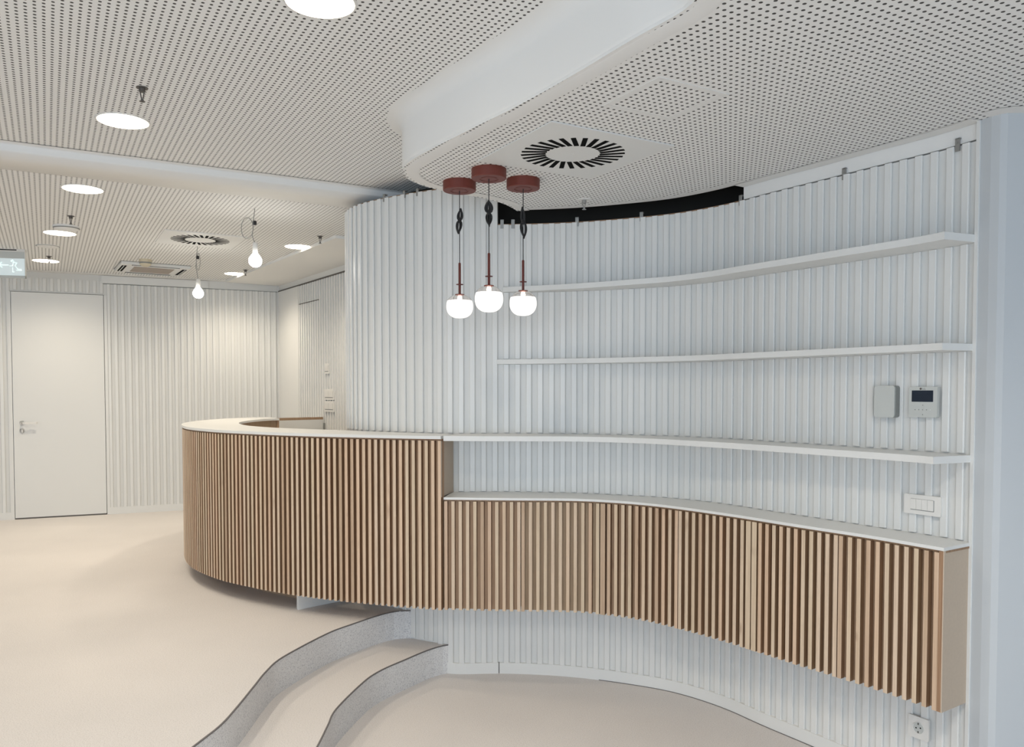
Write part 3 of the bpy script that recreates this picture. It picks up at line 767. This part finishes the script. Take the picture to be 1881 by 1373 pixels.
def sprinkler(px, py, hc, label, mat=DSTEEL, plate=.022, ln=.055, platemat=None):
    x, y = W(px, py, hc)
    t = thing('sprinkler', (x, y, Z(hc)), label, 'sprinkler', 'ceiling sprinklers')
    MB().add(lathe([(plate, -.003), (plate*1.02, 0)], 24)).build('escutcheon', platemat or mat, t)
    mb = MB(); mb.add(lathe([(.010, -.018), (.012, -.016), (.012, -.003)], 16)); mb.add(tube([(-.008, 0, -.016), (-.003, 0, -ln+.012), (0, 0, -ln+.006)], .0022, 6)); mb.add(tube([(.008, 0, -.016), (.003, 0, -ln+.012), (0, 0, -ln+.006)], .0022, 6)); mb.add(lathe([(.004, -ln), (.006, -ln+.008)], 12))
    mb.build('frame', mat, t)
    MB().add(lathe([(.011, -ln), (.011, -ln+.0015)], 20)).build('deflector', mat, t)
sprinkler(261, 161, C_UP, 'dark sprinkler head above the downlight in the upper ceiling')
sprinkler(130, 397, C_REC, 'small sprinkler head over the smoke detector at left')
sprinkler(90, 471, C_REC, 'small sprinkler head over the downlight by the exit sign')
sprinkler(588, 434, C_REC, 'small sprinkler head right of the downlight by the curved wall')
sprinkler(451, 496, C_REC, 'small sprinkler head at the downlight near the far corner')
sprinkler(1073, 367, C_LOW, 'grey sprinkler head with pale disc below the lower ceiling', mat=GREYM, plate=.035, ln=.05, platemat=PAINT)

def detector(px, py, hc, r, mat, label, dz=.035):
    x, y = W(px, py, hc)
    t = thing('smoke_detector', (x, y, Z(hc)), label, 'detector')
    MB().add(lathe([(r*.55, -dz), (r*.85, -dz*.8), (r, -dz*.45), (r, -.004), (r*1.02, 0)], 32)).build('housing', mat, t)
    MB().add(lathe([(r*.3, -dz-.003), (r*.32, -dz)], 20)).build('sensor_cap', mat, t)
    MB().add(lathe([(r*.93, -dz*.62), (r*1.005, -dz*.5), (r*1.005, -dz*.42)], 32, closed=False)).build('shadow_gap', GEDGE, t)
detector(122, 416, C_REC, .085, PAINT, 'flat white round smoke detector against the downlight at left', dz=.03)
detector(88, 452, C_REC, .085, PAINT, 'faint white round ceiling cover between two downlights at left', dz=.01)
detector(267, 477, C_REC, .052, CREAM, 'cream smoke detector in front of the air conditioning cassette', dz=.06)

# air conditioning cassette
ax, ay = W(279, 491.5, C_REC)
t = thing('air_conditioner', (ax, ay, Z(C_REC)), 'square white ceiling air conditioning cassette near the far wall', 'air conditioner', rz=math.radians(32))
MB().box(-.29, .29, -.29, .29, -.028, 0).build('face_panel', WHITE, t)
MB().box(-.295, .295, -.295, .295, -.004, -.0).build('panel_gap', GEDGE, t)
MB().box(-.17, .17, -.17, .17, -.031, -.028).build('intake_grille', GRILL, t)
for k in range(4):
    mb = MB(); mb.add(box_data(-.20, .20, -.275, -.235, -.0295, -.028), Matrix.Rotation(k*PI/2, 4, 'Z')); o = mb.build('louvre_slot', DARKSLOT, t)
    mb = MB(); mb.add(box_data(-.195, .195, -.262, -.256, -.034, -.0295), Matrix.Rotation(k*PI/2, 4, 'Z')); mb.build('louvre', WHITE, t)

# bare bulbs
def bare_bulb(px, py, bulb_py, loop_w, side, label):
    x, y = W(px, py, C_REC)
    hb = -(bulb_py-HOR)/F*y; z = hb-C_REC
    t = thing('bare_bulb', (x, y, Z(C_REC)), label, 'bulb', 'bare bulbs on loose cords')
    k = z+.115
    pts = [(0, 0, 0), (-.006, 0, -.05), (-.012, 0, -.085), (-.012, .0, -.13), (-.018, 0, -.17), (-.010, 0, -.20), (0, 0, k)]
    pts = [(px_, py_, max(zz, k) if zz < k else zz) for px_, py_, zz in pts]
    pts = [p for i, p in enumerate(pts) if i in (0, len(pts)-1) or p[2] > k+.01]
    cv = [Vector(p) for p in pts]
    MB().add(tube(cv, .0028, 6)).build('cord', CORDG, t)
    lp = []
    for j in range(25):
        a = PI*.5+side*2*PI*j/24*.93; lp.append((-.012-side*0+side*(-loop_w)*(1-abs(math.sin(a*1.0)))*0 + side*loop_w*.5*(-1+math.sin(a)) , .006*math.cos(a), -.125+.065*math.cos(a-PI*.5)*-1))
    lp = [(-.012+side*loop_w*(1-math.cos(2*PI*j/24))/2, .004*math.sin(2*PI*j/24), -.125+.068*math.sin(2*PI*j/24)) for j in range(25)]
    MB().add(tube(lp, .0026, 6)).build('cord_loop', CORDG, t, True)
    MB().add(lathe([(.008, -.105), (.011, -.10), (.011, -.083), (.007, -.078)], 14)).build('connector', BLACK, t, True)
    MB().add(lathe([(.015, z+.045), (.017, z+.05), (.017, z+.105), (.012, z+.115)], 20)).build('lamp_holder', PLAST, t, True)
    R = .041
    pr = [(.001, z-R)]+[(R*math.cos(a), z+R*math.sin(a)) for a in [math.radians(q) for q in range(-80, 50, 10)]]+[(.018, z+.045)]
    MB().add(lathe(pr, 28)).build('glass_bulb', BULBM, t, True)
bare_bulb(468, 383, 481, .075, -1, 'bare bulb on a cord with a wide loop, the nearer one')
bare_bulb(363, 452, 540, .03, 1, 'bare bulb hanging lower under the far swirl diffuser')

# exit sign
ex, ey = W(47, 459, C_REC); ex2, ey2 = W(47, 459, 1.10)
t = thing('exit_sign', (ex, ey, Z(C_REC)), 'hanging rectangular exit sign with arrow and running figure at left edge', 'sign', rz=math.radians(12))
yy = math.hypot(ex, ey); sc_ = F/ey
MB().box(-.42, 0, -.02, .02, -.02, 0).build('ceiling_rail', PLAST, t)
MB().box(-.42, -.06, -.0205, -.012, -.012, -.004).build('rail_slot', DARKSLOT, t)
mb = MB(); mb.box(-.42, -.005, -.006, .006, -.075, -.02); mb.build('sign_header', GPLAST, t)
MB().box(-.42, -.005, -.006, .006, -.215, -.075).build('sign_panel', EXITL, t)
mb = MB(); mb.box(-.42, -.0, -.012, .012, -.235, -.215); mb.build('sign_footer', GPLAST, t)
MB().box(-.005, .0, -.012, .012, -.235, -.02).build('side_edge', PLAST, t)
def strokes(name, segs, wd, mat, par, yq=-.0075):
    mb = MB()
    for (a, b_) in segs:
        a = Vector(a); b_ = Vector(b_); d = (b_-a); L_ = d.length; ang = math.atan2(d.y, d.x)
        M = Matrix.Translation((a.x, yq, a.y)) @ Matrix.Rotation(-ang, 4, 'Y')
        mb.add(box_data(-wd/2, L_+wd/2, -.0006, .0006, -wd/2, wd/2), M)
    return mb.build(name, mat, par)
sx = .00428
def q(x_, y_): return ((x_-650)/13.73*sx, -.02-(y_-430)/13.73*sx*1.02)
strokes('arrow', [(q(230, 775), q(20, 775)), (q(20, 775), q(80, 710)), (q(20, 775), q(90, 840))], .006, EXITP, t)
strokes('running_figure', [(q(330, 690), q(300, 670)), (q(300, 670), q(340, 645)), (q(340, 645), q(370, 675)), (q(360, 700), q(450, 715)), (q(360, 700), q(340, 790)), (q(340, 790), q(270, 800)), (q(430, 730), q(400, 790)), (q(400, 790), q(460, 870)), (q(460, 870), q(540, 880))], .004, EXITP, t)
strokes('door_outline', [(q(340, 840), q(340, 950)), (q(340, 950), q(375, 950)), (q(430, 905), q(545, 905)), (q(545, 880), q(545, 905))], .004, EXITP, t)

# ------------------------------------------------------------------ wall devices
def on_wall(cv, px0, px1, py0, py1, name, label, cat, grp=None, lo=1.5, o=0.0):
    h0 = 0
    pc = (px0+px1)/2
    s_ = cv.find(pc, -.3, lo=lo); q_ = cv.at(s_)
    def hh_(py, yy_): c, s2 = math.cos(TH), math.sin(TH); v = -(py-PPY)/F; return yy_*(v*c-s2)/(c+v*s2)
    hm = hh_((py0+py1)/2, q_.y)
    s_ = cv.find(pc, hm, lo=lo); q_ = cv.off(s_, o)
    sa, sb = cv.find(px0, hm, lo=lo), cv.find(px1, hm, lo=lo)
    H = hh_(py0, q_.y)-hh_(py1, q_.y); Wd = sb-sa
    t_ = cv.tan(s_)
    T = thing(name, (q_.x, q_.y, Z(hm)), label, cat, grp, rz=math.atan2(t_.y, t_.x))
    print(name, 'w', round(Wd, 3), 'h', round(H, 3), 'hm', round(hm+EYE, 2))
    return T, Wd/2, H/2
def rbox(x0, x1, y0, y1, z0, z1, r=.006, n=4):
    """plate in xz with rounded corners, thickness along y"""
    o = []
    for cx, cz, a0 in ((x1-r, z1-r, 0), (x0+r, z1-r, 90), (x0+r, z0+r, 180), (x1-r, z0+r, 270)):
        for k in range(n+1):
            a = math.radians(a0+90*k/n); o.append((cx+r*math.cos(a), cz+r*math.sin(a)))
    m_ = len(o); v = [(x, y0, z) for x, z in o]+[(x, y1, z) for x, z in o]
    return v, [tuple(range(m_)), tuple(range(2*m_-1, m_-1, -1))]+[(i, (i+1) % m_, m_+(i+1) % m_, m_+i) for i in range(m_)]
T, a, h = on_wall(WALL, 1664, 1731, 910, 946, 'light_switch', 'white four rocker light switch plate above the slatted cabinet', 'switch')
MB().add(rbox(-a, a, -.010, 0, -h, h)).build('cover_plate', PLAST, T)
MB().add(rbox(-a*.64, a*.64, -.0108, -.009, -h*.58, h*.58, .002)).build('rocker_gap', GEDGE, T)
for k in range(4):
    x0 = -a*.62+k*a*1.24/4
    MB().box(x0+.0005, x0+a*.31-.0005, -.014, -.009, -h*.50, h*.56).build('rocker', PLAST, T)
T, a, h = on_wall(WALL, 1614, 1652, 709, 767, 'junction_box', 'blank grey rounded box left of the control panel', 'box')
MB().add(rbox(-a, a, -.026, 0, -h, h, .010)).build('box_body', GEDGE, T)
MB().add(rbox(-a-.001, a-.004, -.032, -.024, -h, h, .010)).build('box_lid', GPLAST, T)
T, a, h = on_wall(WALL, 1674, 1724, 711, 767, 'control_panel', 'white wall control panel with dark screen and small buttons', 'thermostat')
MB().add(rbox(-a, a, -.018, 0, -h, h, .004)).build('panel_body', GPLAST, T)
MB().box(-a*.78, a*.72, -.0195, -.0175, h*.02, h*.76).build('screen', SCREEN, T)
for bx, bz in ((-.6, -.5), (-.3, -.5), (0, -.5), (.3, -.5), (.6, -.5), (0, -.2), (0, -.82)):
    MB().add(lathe([(.0018, 0), (.0018, .001)], 12), Matrix.Translation((bx*a*.9, -.018, bz*h)) @ Matrix.Rotation(PI/2, 4, 'X')).build('button', GEDGE if bx < .5 else PLAST, T)
tx = bpy.data.curves.new('logo', 'FONT'); tx.body = 'LG'; tx.size = .0105; tx.align_x = 'CENTER'; tx.extrude = .0002
tmp = bpy.data.objects.new('tmp', tx); COL.objects.link(tmp)
dg = bpy.context.evaluated_depsgraph_get(); me = bpy.data.meshes.new_from_object(tmp.evaluated_get(dg)); bpy.data.objects.remove(tmp)
me.materials.clear(); me.materials.append(GEDGE)
lg = link('lettering', me, T); lg.location = (.004, -.0183, h*.80); lg.rotation_euler = (PI/2, 0, 0)
MB().add(lathe([(.0042, 0), (.0042, .0006)], 20), Matrix.Translation((-.009, -.018, h*.87)) @ Matrix.Rotation(PI/2, 4, 'X')).build('emblem', DSTEEL, T)
T, a, h = on_wall(WALL, 1672, 1709, 1314, 1354, 'power_socket', 'white single power socket below the slatted cabinet', 'socket')
MB().add(rbox(-a, a, -.010, 0, -h, h)).build('cover_plate', PLAST, T)
rr_ = min(a, h)*.5
RX = Matrix.Rotation(PI/2, 4, 'X')
MB().add(lathe([(rr_, .0), (rr_, .0108), (rr_*1.08, .0118), (rr_*1.14, .0105), (rr_*1.14, 0)], 32, closed=False), RX).build('socket_ring', PLAST, T)
MB().add(lathe([(rr_*.99, .0101), (rr_*.99, .0103)], 32), RX).build('socket_recess', GPLAST, T)
for dx, dz_ in ((-.42, -.1), (.42, .1)):
    MB().add(lathe([(.0028, .0104), (.0028, .0112)], 14), Matrix.Translation((dx*rr_, 0, dz_*rr_)) @ RX).build('pin_hole', DARKSLOT, T)
MB().box(-.002, .002, -.0125, -.010, rr_*.62, rr_*.95).build('earth_clip', DSTEEL, T)
MB().box(-.002, .002, -.0125, -.010, -rr_*.95, -rr_*.62).build('earth_clip', DSTEEL, T)
# switches on the reception side wall
for (x0, x1, y0, y1, nm, lab, n_) in ((598, 606, 668, 687, 'light_switch', 'tall narrow white switch, topmost on the reception side wall', 1),
                                 (597, 615, 715, 735, 'light_switch', 'double white switch plate above the counter, the upper one', 2),
                                 (597, 615, 737, 757, 'light_switch', 'double white switch plate above the counter, the lower one', 2)):
    T, a, h = on_wall(SIDE, x0, x1, y0, y1, nm, lab, 'switch', lo=0)
    MB().add(rbox(-a, a, -.010, 0, -h, h, .004)).build('cover_plate', PLAST, T)
    for k in range(n_):
        x0_ = -a*.8+k*a*1.6/n_
        MB().box(x0_+.002, x0_+a*1.6/n_-.002, -.014, -.009, -h*.5, h*.6).build('rocker', PLAST, T)
    MB().box(-a*.8, a*.8, -.0105, -.0095, -h*.62, -h*.5).build('rocker_gap', GEDGE, T)
print('objects', len(bpy.data.objects))
